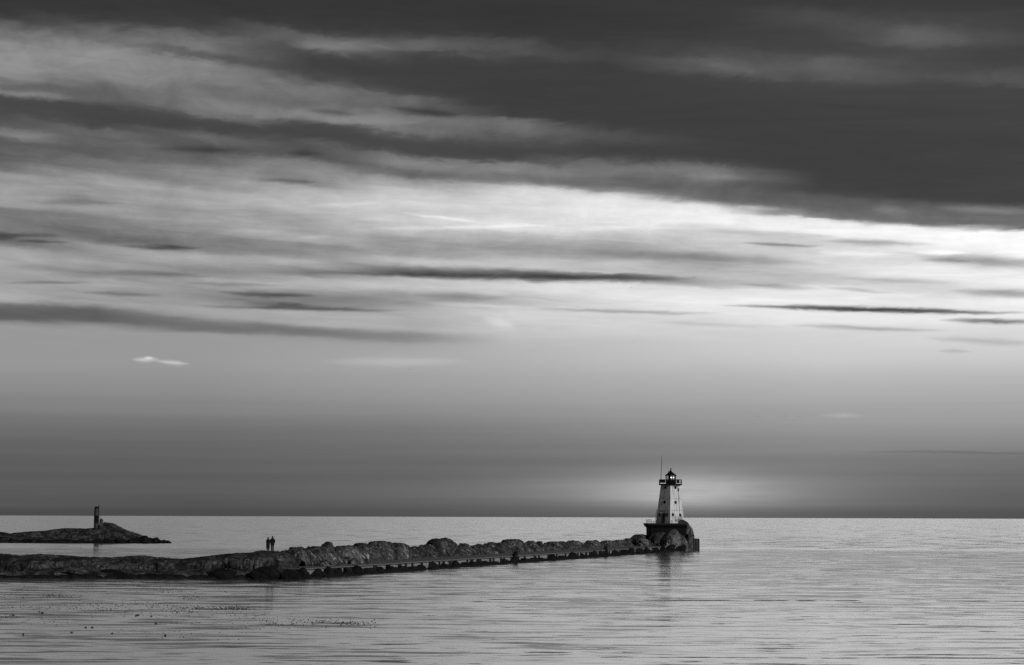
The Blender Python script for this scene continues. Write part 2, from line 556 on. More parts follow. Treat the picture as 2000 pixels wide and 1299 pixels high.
# ------------------------------------------------------------------ water
bm = bmesh.new()
rings = [0, 40, 80, 160, 320, 700, 1500, 4000, 14000]
vs = []
N = 64
c0 = bm.verts.new((0, 0, 0))
prev = None
for rr in rings[1:]:
    cur = [bm.verts.new((rr * math.cos(2 * PI * i / N), rr * math.sin(2 * PI * i / N), 0)) for i in range(N)]
    for i in range(N):
        if prev is None:
            bm.faces.new((c0, cur[i], cur[(i + 1) % N]))
        else:
            bm.faces.new((prev[i], cur[i], cur[(i + 1) % N], prev[(i + 1) % N]))
    prev = cur
lake = obj('lake_water', bm, M_WATER)
tag(lake, 'calm grey lake water rippling out to the horizon', None, None, 'structure')
# lake bed under the water, so the sheet is not hollow from another side
bm = bmesh.new()
box(bm, (-14000, -14000, -9), (14000, 14000, -8))
tag(obj('lake_bed', bm, M_ROCK), 'dark lake bed under the water', None, None, 'structure')

# ------------------------------------------------------------------ breakwater line
LX0, LK = None, None
A_ = water_at(640, 1126.5)
B_ = water_at(1240, 1082.5)
DIR = (B_ - A_).normalized()                 # along the long arm, away from the camera
NRM = Vector((-DIR.y, DIR.x, 0))             # towards the lake side (left)
LK = DIR.x / DIR.y
print('breakwater', A_, B_, DIR)


def on_line(px, t):
    """point at offset t (metres behind the waterline) seen at photo column px"""
    d = ray(px, 1040)
    o = A_ + NRM * t
    # solve k*(dx,dy) = o + s*DIR
    det = d.x * (-DIR.y) + DIR.x * d.y
    k = (o.x * (-DIR.y) + DIR.x * o.y) / det
    p = Vector((d.x * k, d.y * k, 0))
    return p, (p - A_).dot(DIR)


def W_(s, t, z=0.0):
    p = A_ + DIR * s + NRM * t
    return Vector((p.x, p.y, z))


S0 = on_line(598, 1.0)[1]
S1 = on_line(1300, 1.0)[1]
WALK = 1.14
T_MOUND = 9.6
bw_e = empty('breakwater', W_((S0 + S1) / 2, 3, 0), 'long concrete breakwater walkway with pale icy wall running out to the lighthouse', 'breakwater')
bw_o = bw_e.location.copy()


def rel(v, o=None):
    return Vector(v) - (bw_o if o is None else o)


def slab(bm, s0, s1, t0, t1, z0, z1, org):
    v = [bm.verts.new(Vector(W_(s, t, z)) - org) for z in (z0, z1) for t in (t0, t1) for s in (s0, s1)]
    for f in ((0, 1, 3, 2), (4, 5, 7, 6), (0, 1, 5, 4), (2, 3, 7, 6), (0, 2, 6, 4), (1, 3, 7, 5)):
        bm.faces.new([v[i] for i in f])


bm = bmesh.new()
s = S0
while s < S1 - 0.5:
    e = min(s + 7.3, S1)
    dz = rnd.uniform(-.02, .02)
    slab(bm, s, e - 0.03, 0.85, 8.6, WALK - 0.16 + dz, WALK + dz, bw_o)
    s = e
obj('walkway', bm, M_CONC, bw_e)
bm = bmesh.new()
slab(bm, S0, S1, 1.15, 8.4, -1.0, WALK - 0.185, bw_o)
obj('wall', bm, M_WALLL, bw_e)
k = 0
s = S0 + 3
while s < S1:
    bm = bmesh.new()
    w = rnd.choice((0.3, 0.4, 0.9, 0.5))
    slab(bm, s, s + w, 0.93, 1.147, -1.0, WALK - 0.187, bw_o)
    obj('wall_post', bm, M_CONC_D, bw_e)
    s += rnd.choice((1.6, 2.4, 3.4, 5.0))
    k += 1

# silhouette of the ice crest over the long arm: photo column -> photo row
SIL = [(470, 1081), (500, 1079), (530, 1078), (560, 1073), (590, 1070), (615, 1067), (640, 1060), (655, 1064), (672, 1068), (690, 1064),
       (705, 1062), (718, 1064), (735, 1060), (760, 1061), (785, 1062), (798, 1069), (815, 1067), (840, 1062), (865, 1056), (885, 1059), (896, 1064),
       (920, 1063), (945, 1062), (962, 1061), (980, 1057), (1003, 1056), (1022, 1058), (1045, 1060), (1060, 1062), (1075, 1060), (1100, 1058), (1133, 1059),
       (1150, 1059), (1170, 1059), (1200, 1058), (1225, 1054), (1240, 1050), (1262, 1048), (1290, 1048), (1310, 1048)]
SX = [p[0] for p in SIL]; SY = [p[1] for p in SIL]


def crest_z(px, t=T_MOUND, dy=0.0):
    p, s = on_line(px, t)
    y = float(np.interp(px, SX, SY)) + dy
    return pt(px, y, p.y).z, s


smp = [crest_z(px) for px in range(470, 1312, 6)]
CS = [q[1] for q in smp]; CZ = [q[0] for q in smp]

# rough icy crust over the rubble behind the walkway
verts, faces = [], []
ns, nt = 900, 46
for i in range(ns + 1):
    s = CS[0] + (S1 + 2 - CS[0]) * i / ns
    h = float(np.interp(s, CS, CZ))
    for j in range(nt + 1):
        f = j / nt
        t = 7.7 + 9.4 * f
        P = W_(s, t)
        prof = math.sin(PI * min(1, max(0, (t - 7.9) / 8.4)) ** 0.75) ** 0.55 if 7.9 < t < 16.3 else 0
        n1_ = noise.ridged_multi_fractal(Vector((P.x * .35, P.y * .35, 2.0)), 0.8, 2.2, 5, 0.9, 2.0)
        n2_ = fbm(Vector((P.x * 1.1, P.y * 1.1, 9.0)), 5)
        z = (h * 0.91) * prof * (0.82 + 0.11 * n1_) + n2_ * 0.38 * prof - 0.05 + (0.9 if t < 7.5 else 0) * 0
        tt_ = t + 0.35 * fbm(Vector((P.x * .9, P.y * .9, 4.0)), 4)
        Q = W_(s, tt_, max(z, WALK - .25 if t < 8.6 else -0.5))
        verts.append(tuple(Q - bw_o))
for i in range(ns):
    for j in range(nt):
        a = i * (nt + 1) + j
        faces.append((a, a + 1, a + nt + 2, a + nt + 1))
obj('ice_crust', (verts, faces), M_ICE, bw_e, smooth=True)


# ------------------------------------------------------------------ ice mounds
def mound_mesh(a, b, h, rot, seed, rough=0.5, zb=0.6, lean=0.0, nu=132, nv=52, hollow=0.0, flat=0.62):
    ca, sa = math.cos(rot), math.sin(rot)
    V_, F_ = [], []
    off = Vector((seed * 13.7, seed * 7.1, seed * 3.3))
    for j in range(nv + 1):
        ph = (j / nv)
        for i in range(nu):
            th = 2 * PI * i / nu
            e = ph * PI / 2
            rr = math.cos(e) ** flat
            zz = math.sin(e) ** 0.9
            if j == nv:
                rr = 0
            x, y, z = math.cos(th) * a * rr, math.sin(th) * b * rr, h * zz
            p = Vector((x, y, z)) * 1.0
            q = p * 0.38 + off
            big = fbm(q, 3, 0.9)
            rid = noise.ridged_multi_fractal(Vector((p.x * .6, p.y * .6, p.z * .32)) + off, 0.9, 2.2, 5, 0.9, 2.0) - 1.0
            fine = fbm(p * 2.2 + off, 5, 0.5)
            k = 1.0 + 0.26 * big + rough * 0.20 * rid + rough * 0.12 * fine
            if hollow:
                hv = noise.noise(Vector((p.x * .55, p.y * .55, p.z * .45)) + off * 1.7)
                k -= hollow * max(0, hv) * (1 - zz * zz)
            x *= k; y *= k
            z = zz * h * (1.0 + (0.07 * big + rough * 0.05 * rid + rough * 0.05 * fine) * min(1, zz * 1.5)) + lean * x * zz
            # icicle flutes on the flanks
            fl = 1 - abs(noise.noise(Vector((math.cos(th) * a * 1.5 + z * .22, math.sin(th) * b * 1.5, seed + z * .18)))) * 3.2
            fl2 = 1 - abs(noise.noise(Vector((math.cos(th) * a * 3.4 - z * .3, math.sin(th) * b * 3.4, seed + 5 + z * .3)))) * 3.2
            kk = 1 + (0.09 * fl + 0.05 * fl2) * (0.35 + rough * .75) * (1 - zz ** 3)
            X = ca * x * kk - sa * y * kk
            Y = sa * x * kk + ca * y * kk
            V_.append((X, Y, z - zb * (1 - zz)))
    for j in range(nv):
        for i in range(nu):
            i2 = (i + 1) % nu
            F_.append((j * nu + i, j * nu + i2, (j + 1) * nu + i2, (j + 1) * nu + i))
    return V_, F_


MG = 'ice mounds along the breakwater'
ANG = math.atan2(DIR.y, DIR.x)
# px, top row, width px, offset t, roughness, hollow, material, label
MOUNDS = [
    (521, 1075.5, 82, 7.6, .55, .30, M_ICE, 'rounded ice mound with a hollow face right under the two people'),
    (581, 1069.5, 52, 7.9, .7, .2, M_ICE, 'sloping ice mound just right of the two people'),
    (588, 1078, 26, 5.6, .8, .4, M_ICE_P, 'small pale arched ice lobe hanging in front of the mound right of the people'),
    (616, 1067, 44, 8.6, .5, .2, M_ICE, 'low ice mound between the arched lobe and the overhanging one'),
    (642, 1058.5, 38, 9.0, .5, .2, M_ICE, 'tall overhanging ice mound with fluted right side'),
    (676, 1065, 60, 8.0, .6, .35, M_ICE_P, 'pale domed ice mound with bright rim over a dark hollow'),
    (706, 1060, 46, 10.2, .4, .1, M_ICE_D, 'dark smooth ice mound peeking up behind the pale domed one'),
    (738, 1056.5, 62, 9.3, .55, .35, M_ICE, 'broad dark ice mound with undercut front and streaked flank'),
    (779, 1061, 44, 8.4, .7, .4, M_ICE, 'ice mound with a small pointed tip above a black hollow'),
    (815, 1067, 46, 9.6, 1.0, .1, M_ICE_P, 'low rough streaked ice slope left of the largest dome'),
    (863, 1052, 80, 8.6, .35, .25, M_ICE_D, 'largest smooth dark ice dome, highest on the breakwater'),
    (909, 1062, 34, 9.0, 1.1, .2, M_ICE_P, 'rough pale ice clump touching the right side of the largest dome'),
    (936, 1063, 34, 9.4, 1.1, .1, M_ICE, 'low jagged ice clump between the rough pale clump and the flat topped one'),
    (958, 1060, 36, 9.3, .8, .3, M_ICE, 'flat topped ice mound left of the rounded brow'),
    (1000, 1053.5, 52, 8.8, .6, .35, M_ICE, 'wide rounded brow of ice above the black upright boulder'),
    (1036, 1057, 32, 9.0, 1.1, .1, M_ICE_P, 'pale crumbly ice clump right of the rounded brow'),
    (1053, 1057.5, 17, 9.0, .8, .1, M_ICE_D, 'small dark squared ice stub after the pale crumbly clump'),
    (1081, 1058.5, 46, 9.2, 1.1, .1, M_ICE, 'rising ice ridge right of the dark squared stub'),
    (1098, 1057, 30, 9.8, .8, .1, M_ICE_D, 'dark topped ice lump behind the rising ridge'),
    (1120, 1056, 38, 9.2, 1.1, .2, M_ICE_P, 'bright crumpled ice clump before the notch in the crest'),
    (1156, 1055.5, 36, 9.2, 1.1, .2, M_ICE, 'ice mound with a black cap right of the notch in the crest'),
    (1184, 1056, 32, 9.2, 1.1, .2, M_ICE, 'low lumpy ice clump behind the narrow upright boulder'),
    (1209, 1055, 32, 9.2, 1.1, .2, M_ICE_P, 'bright lumpy ice clump second before the smooth dark mass'),
    (1228, 1052, 24, 9.2, 1.1, .2, M_ICE, 'steep ice clump touching the smooth dark mass near the lighthouse'),
    (1251, 1044.5, 44, 10.2, .2, .0, M_ICE_D, 'smooth dark ice mass just left of the lighthouse base'),
    (1250, 1052, 44, 7.4, 1.3, .2, M_ICE_P, 'crumpled bright ice heap in front of the smooth dark mass'),
    (640, 1094, 66, 2.2, 1.4, .4, M_ICE, 'low snowy rubble heap covering the near end of the walkway'),
    (694, 1090, 52, 2.4, 1.4, .4, M_ICE_P, 'thin pale crust of icy rubble on the walkway below the pale domed mound'),
    (1280, 1049, 34, 7.2, 1.3, .3, M_ICE_P, 'crumpled bright ice heap below the left end of the lighthouse deck'),
]
n_m = 0
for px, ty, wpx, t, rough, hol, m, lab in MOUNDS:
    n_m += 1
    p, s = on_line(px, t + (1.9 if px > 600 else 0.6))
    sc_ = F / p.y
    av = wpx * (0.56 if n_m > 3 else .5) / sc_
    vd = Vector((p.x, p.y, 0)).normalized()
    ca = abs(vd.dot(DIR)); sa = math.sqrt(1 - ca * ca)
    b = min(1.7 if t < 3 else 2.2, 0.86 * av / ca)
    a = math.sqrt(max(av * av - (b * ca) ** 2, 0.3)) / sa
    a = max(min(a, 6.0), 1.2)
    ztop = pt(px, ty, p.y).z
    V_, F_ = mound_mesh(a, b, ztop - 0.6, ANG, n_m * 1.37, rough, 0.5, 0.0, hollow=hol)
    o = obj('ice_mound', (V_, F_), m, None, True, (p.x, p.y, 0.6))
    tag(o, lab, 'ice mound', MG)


# heightfield bank with a silhouette given in photo pixels
def bank(name, m, px0, px1, sil, yf, depth, nx, ny, seed, rough=1.0, zb=-0.6, front=None, crest=0.5, skirt=0.3, skirt_h=0.8, noise_s=0.35):
    V_, F_ = [], []
    sx_ = [q[0] for q in sil]; sy_ = [q[1] for q in sil]
    org = pt((px0 + px1) / 2, 1060, yf + depth / 2)
    org.z = 0
    for i in range(nx + 1):
        px = px0 + (px1 - px0) * i / nx
        yc = yf + depth * crest
        base = pt(px, 1060, yc)
        h = pt(px, float(np.interp(px, sx_, sy_)), yc).z
        for j in range(ny + 1):
            f = j / ny
            Y = yf + depth * f
            X = base.x * (1.0 if True else Y / yc)
            P = Vector((X, Y, 0))
            big = fbm(Vector((X * .16, Y * .3, seed)), 3, .9)
            rid = noise.ridged_multi_fractal(Vector((X * noise_s, Y * noise_s, seed + 3)), 0.9, 2.2, 6, 0.9, 2.0) - 1.0
            fine = fbm(Vector((X * 1.6, Y * 1.6, seed + 8)), 5, .5)
            sk = skirt * (1 + 0.55 * big)
            if f < sk:
                g_ = f / sk
                z = min(h * .6, skirt_h * (1 + .55 * big)) * min(1, (g_ * 6) ** 0.5 if g_ > 0 else 0) + g_ * 0.15
            elif f < crest:
                g_ = (f - sk) / (crest - sk)
                s0 = min(h * .6, skirt_h * (1 + .35 * big)) + .15
                z = s0 + (h - s0) * math.sin(g_ * PI / 2) ** 0.7
            else:
                g_ = (f - crest) / (1 - crest)
                z = h * math.cos(g_ * PI / 2) ** 0.6
            edge = min(1, f * 10, (1 - f) * 8)
            amp = 1.0 if f < crest * .9 else .35
            z += (rid * .22 + fine * .16) * rough * edge * amp
            if j == 0 or j == ny:
                z = zb
            Y2 = Y + (fine * .5 + big * .6) * edge * rough
            V_.append((X - org.x, Y2 - org.y, z))
    for i in range(nx):
        for j in range(ny):
            a = i * (ny + 1) + j
            F_.append((a, a + ny + 1, a + ny + 2, a + 1))
    return V_, F_, org


SILL = [(-260, 1082), (-100, 1078), (0, 1081), (20, 1083), (40, 1085), (60, 1083), (75, 1081), (95, 1083), (130, 1085), (150, 1087), (180, 1088), (215, 1089), (240, 1087), (255, 1086),
        (282, 1085), (300, 1088), (330, 1090), (360, 1091), (385, 1089), (405, 1086), (430, 1083), (455, 1081), (480, 1079), (500, 1078), (530, 1077), (560, 1080), (600, 1100)]
YB = water_at(300, 1129.5).y
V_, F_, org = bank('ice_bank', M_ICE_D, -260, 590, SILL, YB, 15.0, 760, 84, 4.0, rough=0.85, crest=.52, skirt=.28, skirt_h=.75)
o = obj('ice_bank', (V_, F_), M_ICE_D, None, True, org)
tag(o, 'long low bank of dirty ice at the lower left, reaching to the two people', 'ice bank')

# island with the beacon
SILI = [(-160, 1040), (-60, 1036), (0, 1039), (15, 1043), (35, 1040), (60, 1038), (85, 1037), (110, 1033), (130, 1031.5), (165, 1032.5), (185, 1031), (196, 1025), (204, 1020), (218, 1022), (228, 1028), (240, 1034),
        (250, 1038), (262, 1041), (275, 1047), (290, 1051), (300, 1055), (310, 1061)]
YI = water_at(150, 1060.5).y
V_, F_, org = bank('ice_island', M_ICE_D, -160, 312, SILI, YI, 26.0, 420, 60, 9.0, rough=1.1, crest=.45, skirt=.16, skirt_h=.9, noise_s=.2)
o = obj('ice_covered_reef', (V_, F_), M_ICE_D, None, True, org)
tag(o, 'ice covered rocky reef at far left that carries the banded beacon', 'reef')
YIC = YI + 26 * .45


def footing(parent, px0, px1, Y, hm, am, seed, taper=0.0):
    org = parent.location
    bm = bmesh.new()
    n = int((px1 - px0) * 1.2)
    prev = None
    for i in range(n + 1):
        px = px0 + (px1 - px0) * i / n
        x = pt(px, 1060, Y).x
        h = hm + am * (1.6 * noise.noise(Vector((x * .28, seed, 0))) + 1.0 * noise.noise(Vector((x * 1.1, seed, 4))) + .5 * noise.noise(Vector((x * 3.1, seed, 8))))
        h = max(h, .06)
        j1 = .5 * noise.noise(Vector((x * .8, seed, 12)))
        row = [bm.verts.new(Vector((x, Y + a, z)) - org) for a, z in ((j1 - .55, -.6), (j1 - .45, h * .55), (j1 - .12, h), (1.3 + j1, h * .98), (1.6, -.6))]
        if prev:
            for k in range(4):
                bm.faces.new((prev[k], prev[k + 1], row[k + 1], row[k]))
        prev = row
    obj('rock_footing', bm, M_ROCK, parent)


bm = bmesh.new()
prev = None
n = 620
for i in range(n + 1):
    s = S0 - 4 + (S1 + 3 - S0 + 4) * i / n
    h = .30 + .55 * noise.noise(Vector((s * .16, 3, 0))) + .30 * noise.noise(Vector((s * .7, 3, 4))) + .15 * noise.noise(Vector((s * 2.1, 3, 8)))
    h = max(.05, min(h, .85))
    j1 = .3 * noise.noise(Vector((s * .6, 3, 12)))
    row = [bm.verts.new(W_(s, a, z) - bw_o) for a, z in ((j1 - .1, -.6), (j1, h * .6), (j1 + .2, h), (.9, h * .95), (1.1, -.6))]
    if prev:
        for k in range(4):
            bm.faces.new((prev[k], prev[k + 1], row[k + 1], row[k]))
    prev = row
obj('rock_footing', bm, M_ROCK, bw_e)
for o_, a_, b_, y_, h_, m_, sd_ in ((bpy.data.objects['ice_bank'], -260, 585, YB, .36, .22, 2.0), (bpy.data.objects['ice_covered_reef'], -160, 306, YI, .75, .5, 6.0)):
    footing(o_, a_, b_, y_, h_, m_, sd_)


# ------------------------------------------------------------------ rocks
def rock_mesh(seed, n=2):
    r = random.Random(seed)
    bm = bmesh.new()
    bmesh.ops.create_icosphere(bm, subdivisions=4, radius=1.0)
    cuts = [(Vector((r.gauss(0, 1), r.gauss(0, 1), r.gauss(0, .8))).normalized(), r.uniform(.42, .84)) for _ in range(11)]
    for v in bm.verts:
        p = v.co.copy()
        for nrm, d in cuts:
            q = p.dot(nrm)
            if q > d:
                p -= nrm * (q - d) * 0.94
        p += p.normalized() * (fbm(p * 1.8 + Vector((seed, 0, 0)), 4) * .10)
        v.co = p
    for f in bm.faces:
        f.smooth = False
    me = bpy.data.meshes.new('rock')
    bm.to_mesh(me)
    bm.free()
    me.materials.append(M_ROCK)
    return me


RM_ = [rock_mesh(i + 11) for i in range(9)]
ORD = ['first', 'second', 'third', 'fourth', 'fifth', 'sixth', 'seventh', 'eighth', 'ninth', 'tenth', 'eleventh', 'twelfth', 'thirteenth', 'fourteenth', 'fifteenth',
       'sixteenth', 'seventeenth', 'eighteenth', 'nineteenth', 'twentieth']


def ordinal(i):
    if i < 20: return ORD[i]
    tens = {2: 'twenty', 3: 'thirty', 4: 'forty', 5: 'fifty', 6: 'sixty'}
    tt2 = {2: 'twentieth', 3: 'thirtieth', 4: 'fortieth', 5: 'fiftieth', 6: 'sixtieth'}
    q, r = divmod(i + 1, 10)
    return tt2[q] if r == 0 else tens[q] + '-' + ORD[r - 1]


def put_rock(px0, px1, top, Y, label, group, k, m=None, yaw=None, deep=None):
    pc = (px0 + px1) / 2
    p = pt(pc, 1060, Y)
    z = pt(pc, top, Y).z
    w = (px1 - px0) * Y / F / 2 * (1.2 if label.startswith('tall') else 1.58)
    h = max(z, .25)
    o = bpy.data.objects.new('rock', m or RM_[k % 9])
    o.location = (p.x, Y, h * 0.12)
    d = deep or min(max(w * .9, .5), 1.5)
    o.scale = (w, d, h * (1.08 if label.startswith(('tall', 'narrow')) else .80 if deep == 2.0 else .98 if deep != .75 or pc < 860 else .86))
    o.rotation_euler = (rnd.uniform(-.15, .15), rnd.uniform(-.25, .25), rnd.uniform(-.5, .5) + (PI if k % 2 else 0))
    link(o)
    tag(o, label, 'rock', group)
    return o


# (left px, right px, top row); in order from the lighthouse back towards the people
ROCKS = [(1316, 1342, 1065), (1298, 1320, 1063), (1284, 1302, 1065), (1270, 1288, 1067), (1252, 1273, 1068), (1238, 1255, 1068), (1222, 1240, 1069), (1208, 1224, 1071),
         (1190, 1210, 1073), (1179, 1188, 1068), (1167, 1180, 1075), (1150, 1168, 1075), (1127, 1149, 1079), (1107, 1125, 1078), (1086, 1106, 1083), (1062, 1088, 1082),
         (1046, 1061, 1088), (1030, 1048, 1089), (1013, 1031, 1089), (994, 1014, 1079.5), (975, 994, 1091), (958, 977, 1095), (940, 960, 1095), (930, 944, 1091.5), (914, 931, 1096), (900, 914, 1096),
         (880, 899, 1094.5), (857, 882, 1100), (833, 858, 1097), (811, 834, 1104), (794, 809, 1107), (772, 793, 1106), (749, 772, 1103.5), (729, 750, 1107), (706, 729, 1106.5), (684, 707, 1104),
         (668, 687, 1109), (648, 671, 1111), (630, 651, 1108), (606, 633, 1110), (580, 609, 1111), (556, 584, 1112)]
for i, (a, b, ty) in enumerate(ROCKS):
    pc = (a + b) / 2
    p, s = on_line(pc, 0.75 if pc > 600 else 0.4)
    if (b - a) > 24: sh = 'wide low'
    elif (b - a) < 12: sh = 'narrow upright'
    elif i == 19: sh = 'tall squarish'
    else: sh = 'dark'
    nm = f'{sh} wet boulder, {ordinal(i)} from the lighthouse along the harbour waterline'
    put_rock(a, b, ty, p.y, nm, 'boulders at the foot of the breakwater', i, deep=.75 if pc > 640 else 1.2)
LR = [(506, 560, 1109), (455, 508, 1119), (408, 468, 1112), (360, 412, 1121), (300, 362, 1123), (255, 303, 1120), (186, 262, 1113), (130, 190, 1122), (70, 134, 1123), (10, 74, 1122), (-40, 14, 1123)]
for i, (a, b, ty) in enumerate(LR):
    put_rock(a, b, ty, YB + (0.9 if i else -.3), f'low black rock under the dirty ice bank, {ordinal(i)} leftwards from the people', 'black rocks under the ice bank', i + 4, deep=1.6)
IR = [(324, 334, 1055.5), (311, 325, 1052), (299, 313, 1048.5), (287, 302, 1048), (277, 290, 1044), (262, 280, 1044), (248, 266, 1050), (225, 250, 1053), (200, 228, 1052), (170, 203, 1053), (135, 172, 1054), (100, 137, 1053), (60, 102, 1054), (20, 62, 1055), (-12, 22, 1053)]
for i, (a, b, ty) in enumerate(IR):
    Y = YI + (0.6 if i < 6 else 0.3)
    put_rock(a, b, ty, Y, f'black rock at the waterline of the beacon reef, {ordinal(i)} from its right tip', 'rocks round the beacon reef', i + 2, deep=2.0)

# ------------------------------------------------------------------ lighthouse
LY = 404.0
lp = pt(1308.5, 1022, LY)
DECK = lp.z
print('deck z', DECK, 'lighthouse at', lp)
LH = empty('lighthouse', (lp.x, LY, 0), 'white square pyramid lighthouse with black lantern at the end of the breakwater', 'lighthouse')


def lx(px, Y=LY):
    return pt(px, 1020, Y).x - lp.x


def lz(py, px=1308, Y=LY):
    return pt(px, py, Y).z


# foundation: low pier block, and the flared deck block on it
YFp = 398.2 - LY
bm = bmesh.new()
x0, x1 = lx(1270, 398.2), lx(1366, 398.2)
zt = lz(1052.5, 1350, 398.2)
prof = [(x0, YFp), (x1, YFp), (x1 + .4, YFp + 5), (x1 - 1.5, YFp + 13), (x0, YFp + 13)]
loft(bm, [[(x, y, -2.5) for x, y in prof], [(x, y, zt) for x, y in prof]])
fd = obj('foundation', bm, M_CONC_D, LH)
for q in (1350.5, 1355.5, 1361.0):
    bm = bmesh.new()
    xx = lx(q, 398.2)
    box(bm, (xx - .03, YFp - .03, 0), (xx + .03, YFp - .003, zt - .1))
    obj('seam', bm, M_CONC, fd)
YD = 399.3 - LY
bm = bmesh.new()
xl, xr = lx(1268.5, 399.3), lx(1341, 399.3)
xlt = lx(1262.5, 399.3)


def dring(xl_, yf_, z, ch=1.0):
    return [(xl_ + ch, yf_, z), (xr, yf_, z), (xr, yf_ + 10, z), (xl_ + ch, yf_ + 10, z), (xl_, yf_ + 10 - ch, z), (xl_, yf_ + ch, z)]


z_fl0, z_fl1, z_top = lz(1031, 1268, 399.3), lz(1026.5, 1265, 399.3), DECK
loft(bm, [dring(xl, YD, zt + .003, .3), dring(xl, YD, z_fl0, .3), dring(xlt + .1, YD - .5, z_fl1, .3), dring(xlt + .1, YD - .5, z_top - .25, .3)])
obj('base', bm, M_BLACK, LH)
bm = bmesh.new()
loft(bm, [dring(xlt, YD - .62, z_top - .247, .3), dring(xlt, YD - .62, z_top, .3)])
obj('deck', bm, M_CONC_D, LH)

# tower: square pyramid seen on its corner
TH = math.radians(40.4)                           # bearing of the right face's normal
a_b, a_t = 6.55 / (math.cos(TH) + math.sin(TH)), 4.42 / (math.cos(TH) + math.sin(TH))
z0t, z1t = DECK, lz(948.5)
Hh = z1t - z0t
nR = Vector((math.sin(TH), -math.cos(TH), 0))
nL = Vector((-math.cos(TH), -math.sin(TH), 0))
txo = 0.0


def tring(a, z, dx=0.0, ch=0.05):
    pts = []
    for sR, sL in ((1, 1), (1, -1), (-1, -1), (-1, 1)):
        c = nR * (sR * a / 2) + nL * (sL * a / 2)
        pts.append((c.x + dx, c.y, z))
    return pts


tower_e = bpy.data.objects.new('tower', None)
bm = bmesh.new()
nseg = 8
loft(bm, [tring(a_b + (a_t - a_b) * i / nseg, Hh * i / nseg, 0.15 * i / nseg) for i in range(nseg + 1)])
tw = obj('tower', bm, M_WHITE, LH)
tw.location = (0, 0, z0t)


def face_pt(side, u, z, out=0.0):
    """u in -0.5..0.5 left to right across the face as seen from outside"""
    f = z / Hh
    a = a_b + (a_t - a_b) * f
    n, tdir = (nR, Vector((math.cos(TH), math.sin(TH), 0))) if side == 'R' else (nL, Vector((math.sin(TH), -math.cos(TH), 0)))
    slope = (a_b - a_t) / 2 / Hh
    nn = (n + Vector((0, 0, slope))).normalized()
    p = n * (a / 2) + tdir * (u * a) + Vector((0.15 * f, 0, z)) + nn * out
    return p, n, tdir, nn


for side, u, zpx in (('L', -.30, 1005.5), ('L', .27, 1005.5), ('R', -.30, 1005.5), ('R', .25, 1006), ('L', .02, 981), ('R', -.06, 981.5), ('L', .02, 952.5), ('R', .0, 952.5)):
    z = lz(zpx) - z0t
    bm = bmesh.new()
    p, n, td, nn = face_pt(side, u, z, -.1)
    bar(bm, p, p + nn * .16, .31, 16)
    ph = obj('porthole', bm, M_BLACK, tw)
    bm = bmesh.new()
    p2 = p + nn * .12
    up = nn.cross(td).normalized()
    R0 = [p2 + (td * math.cos(2 * PI * i / 16) + up * math.sin(2 * PI * i / 16)) * .37 for i in range(16)]
    R1 = [p2 + (td * math.cos(2 * PI * i / 16) + up * math.sin(2 * PI * i / 16)) * .313 for i in range(16)]
    ra = [bm.verts.new(q) for q in R0]; rb = [bm.verts.new(q) for q in R1]
    rc = [bm.verts.new(q + nn * .05) for q in R1]; rd = [bm.verts.new(q + nn * .05) for q in R0]
    for i in range(16):
        j = (i + 1) % 16
        bm.faces.new((ra[i], rd[i], rd[j], ra[j])); bm.faces.new((rd[i], rc[i], rc[j], rd[j])); bm.faces.new((rc[i], rb[i], rb[j], rc[j]))
    obj('porthole_rim', bm, M_DARKST, tw)

# door on the left face with a small lifting frame in front
bm = bmesh.new()
zd0, zd1 = .05, lz(1002) - z0t
q = []
for u, z in ((-.10, zd0), (.13, zd0), (.13, zd1), (-.10, zd1)):
    q.append((face_pt('L', u, z, -.05)[0], face_pt('L', u, z, .06)[0]))
A = [bm.verts.new(v[0]) for v in q]; B = [bm.verts.new(v[1]) for v in q]
bm.faces.new(B)
for i in range(4):
    bm.faces.new((A[i], A[(i + 1) % 4], B[(i + 1) % 4], B[i]))
dr = obj('door', bm, M_BLACK, tw)
bm = bmesh.new()
p, n, td, nn = face_pt('L', .09, 1.05, .065)
bar(bm, p, p + nn * .08, .05, 8)
obj('handle', bm, M_CONC, dr)
bm = bmesh.new()
zz = lz(999.5) - z0t
for u in (-.13, .16):
    bar(bm, face_pt('L', u, zz, .1)[0], face_pt('L', u, zz, .9)[0], .05)
    bar(bm, face_pt('L', u, .02, .9)[0], face_pt('L', u, zz + .5, .9)[0], .045)
bar(bm, face_pt('L', -.13, zz, .9)[0], face_pt('L', .34, zz, .9)[0], .05)
bar(bm, face_pt('L', .34, zz + .3, .1)[0], face_pt('L', .34, zz - 1.2, .1)[0], .04)
bar(bm, face_pt('L', .16, .02, .9)[0], face_pt('L', .30, zz, .1)[0], .035)
obj('lifting_frame', bm, M_DARKST, tw)
# ladder up the left edge
bm = bmesh.new()
zl = lz(995) - z0t
for u in (-.52, -.40):
    bar(bm, face_pt('L', u, 0.0, .18)[0], face_pt('L', u, zl, .18)[0], .035)
k = 0.3
while k < zl:
    bar(bm, face_pt('L', -.55, k, .18)[0], face_pt('L', -.37, k, .18)[0], .03)
    k += .38
obj('ladder', bm, M_DARKST, LH).location = (0, 0, z0t)
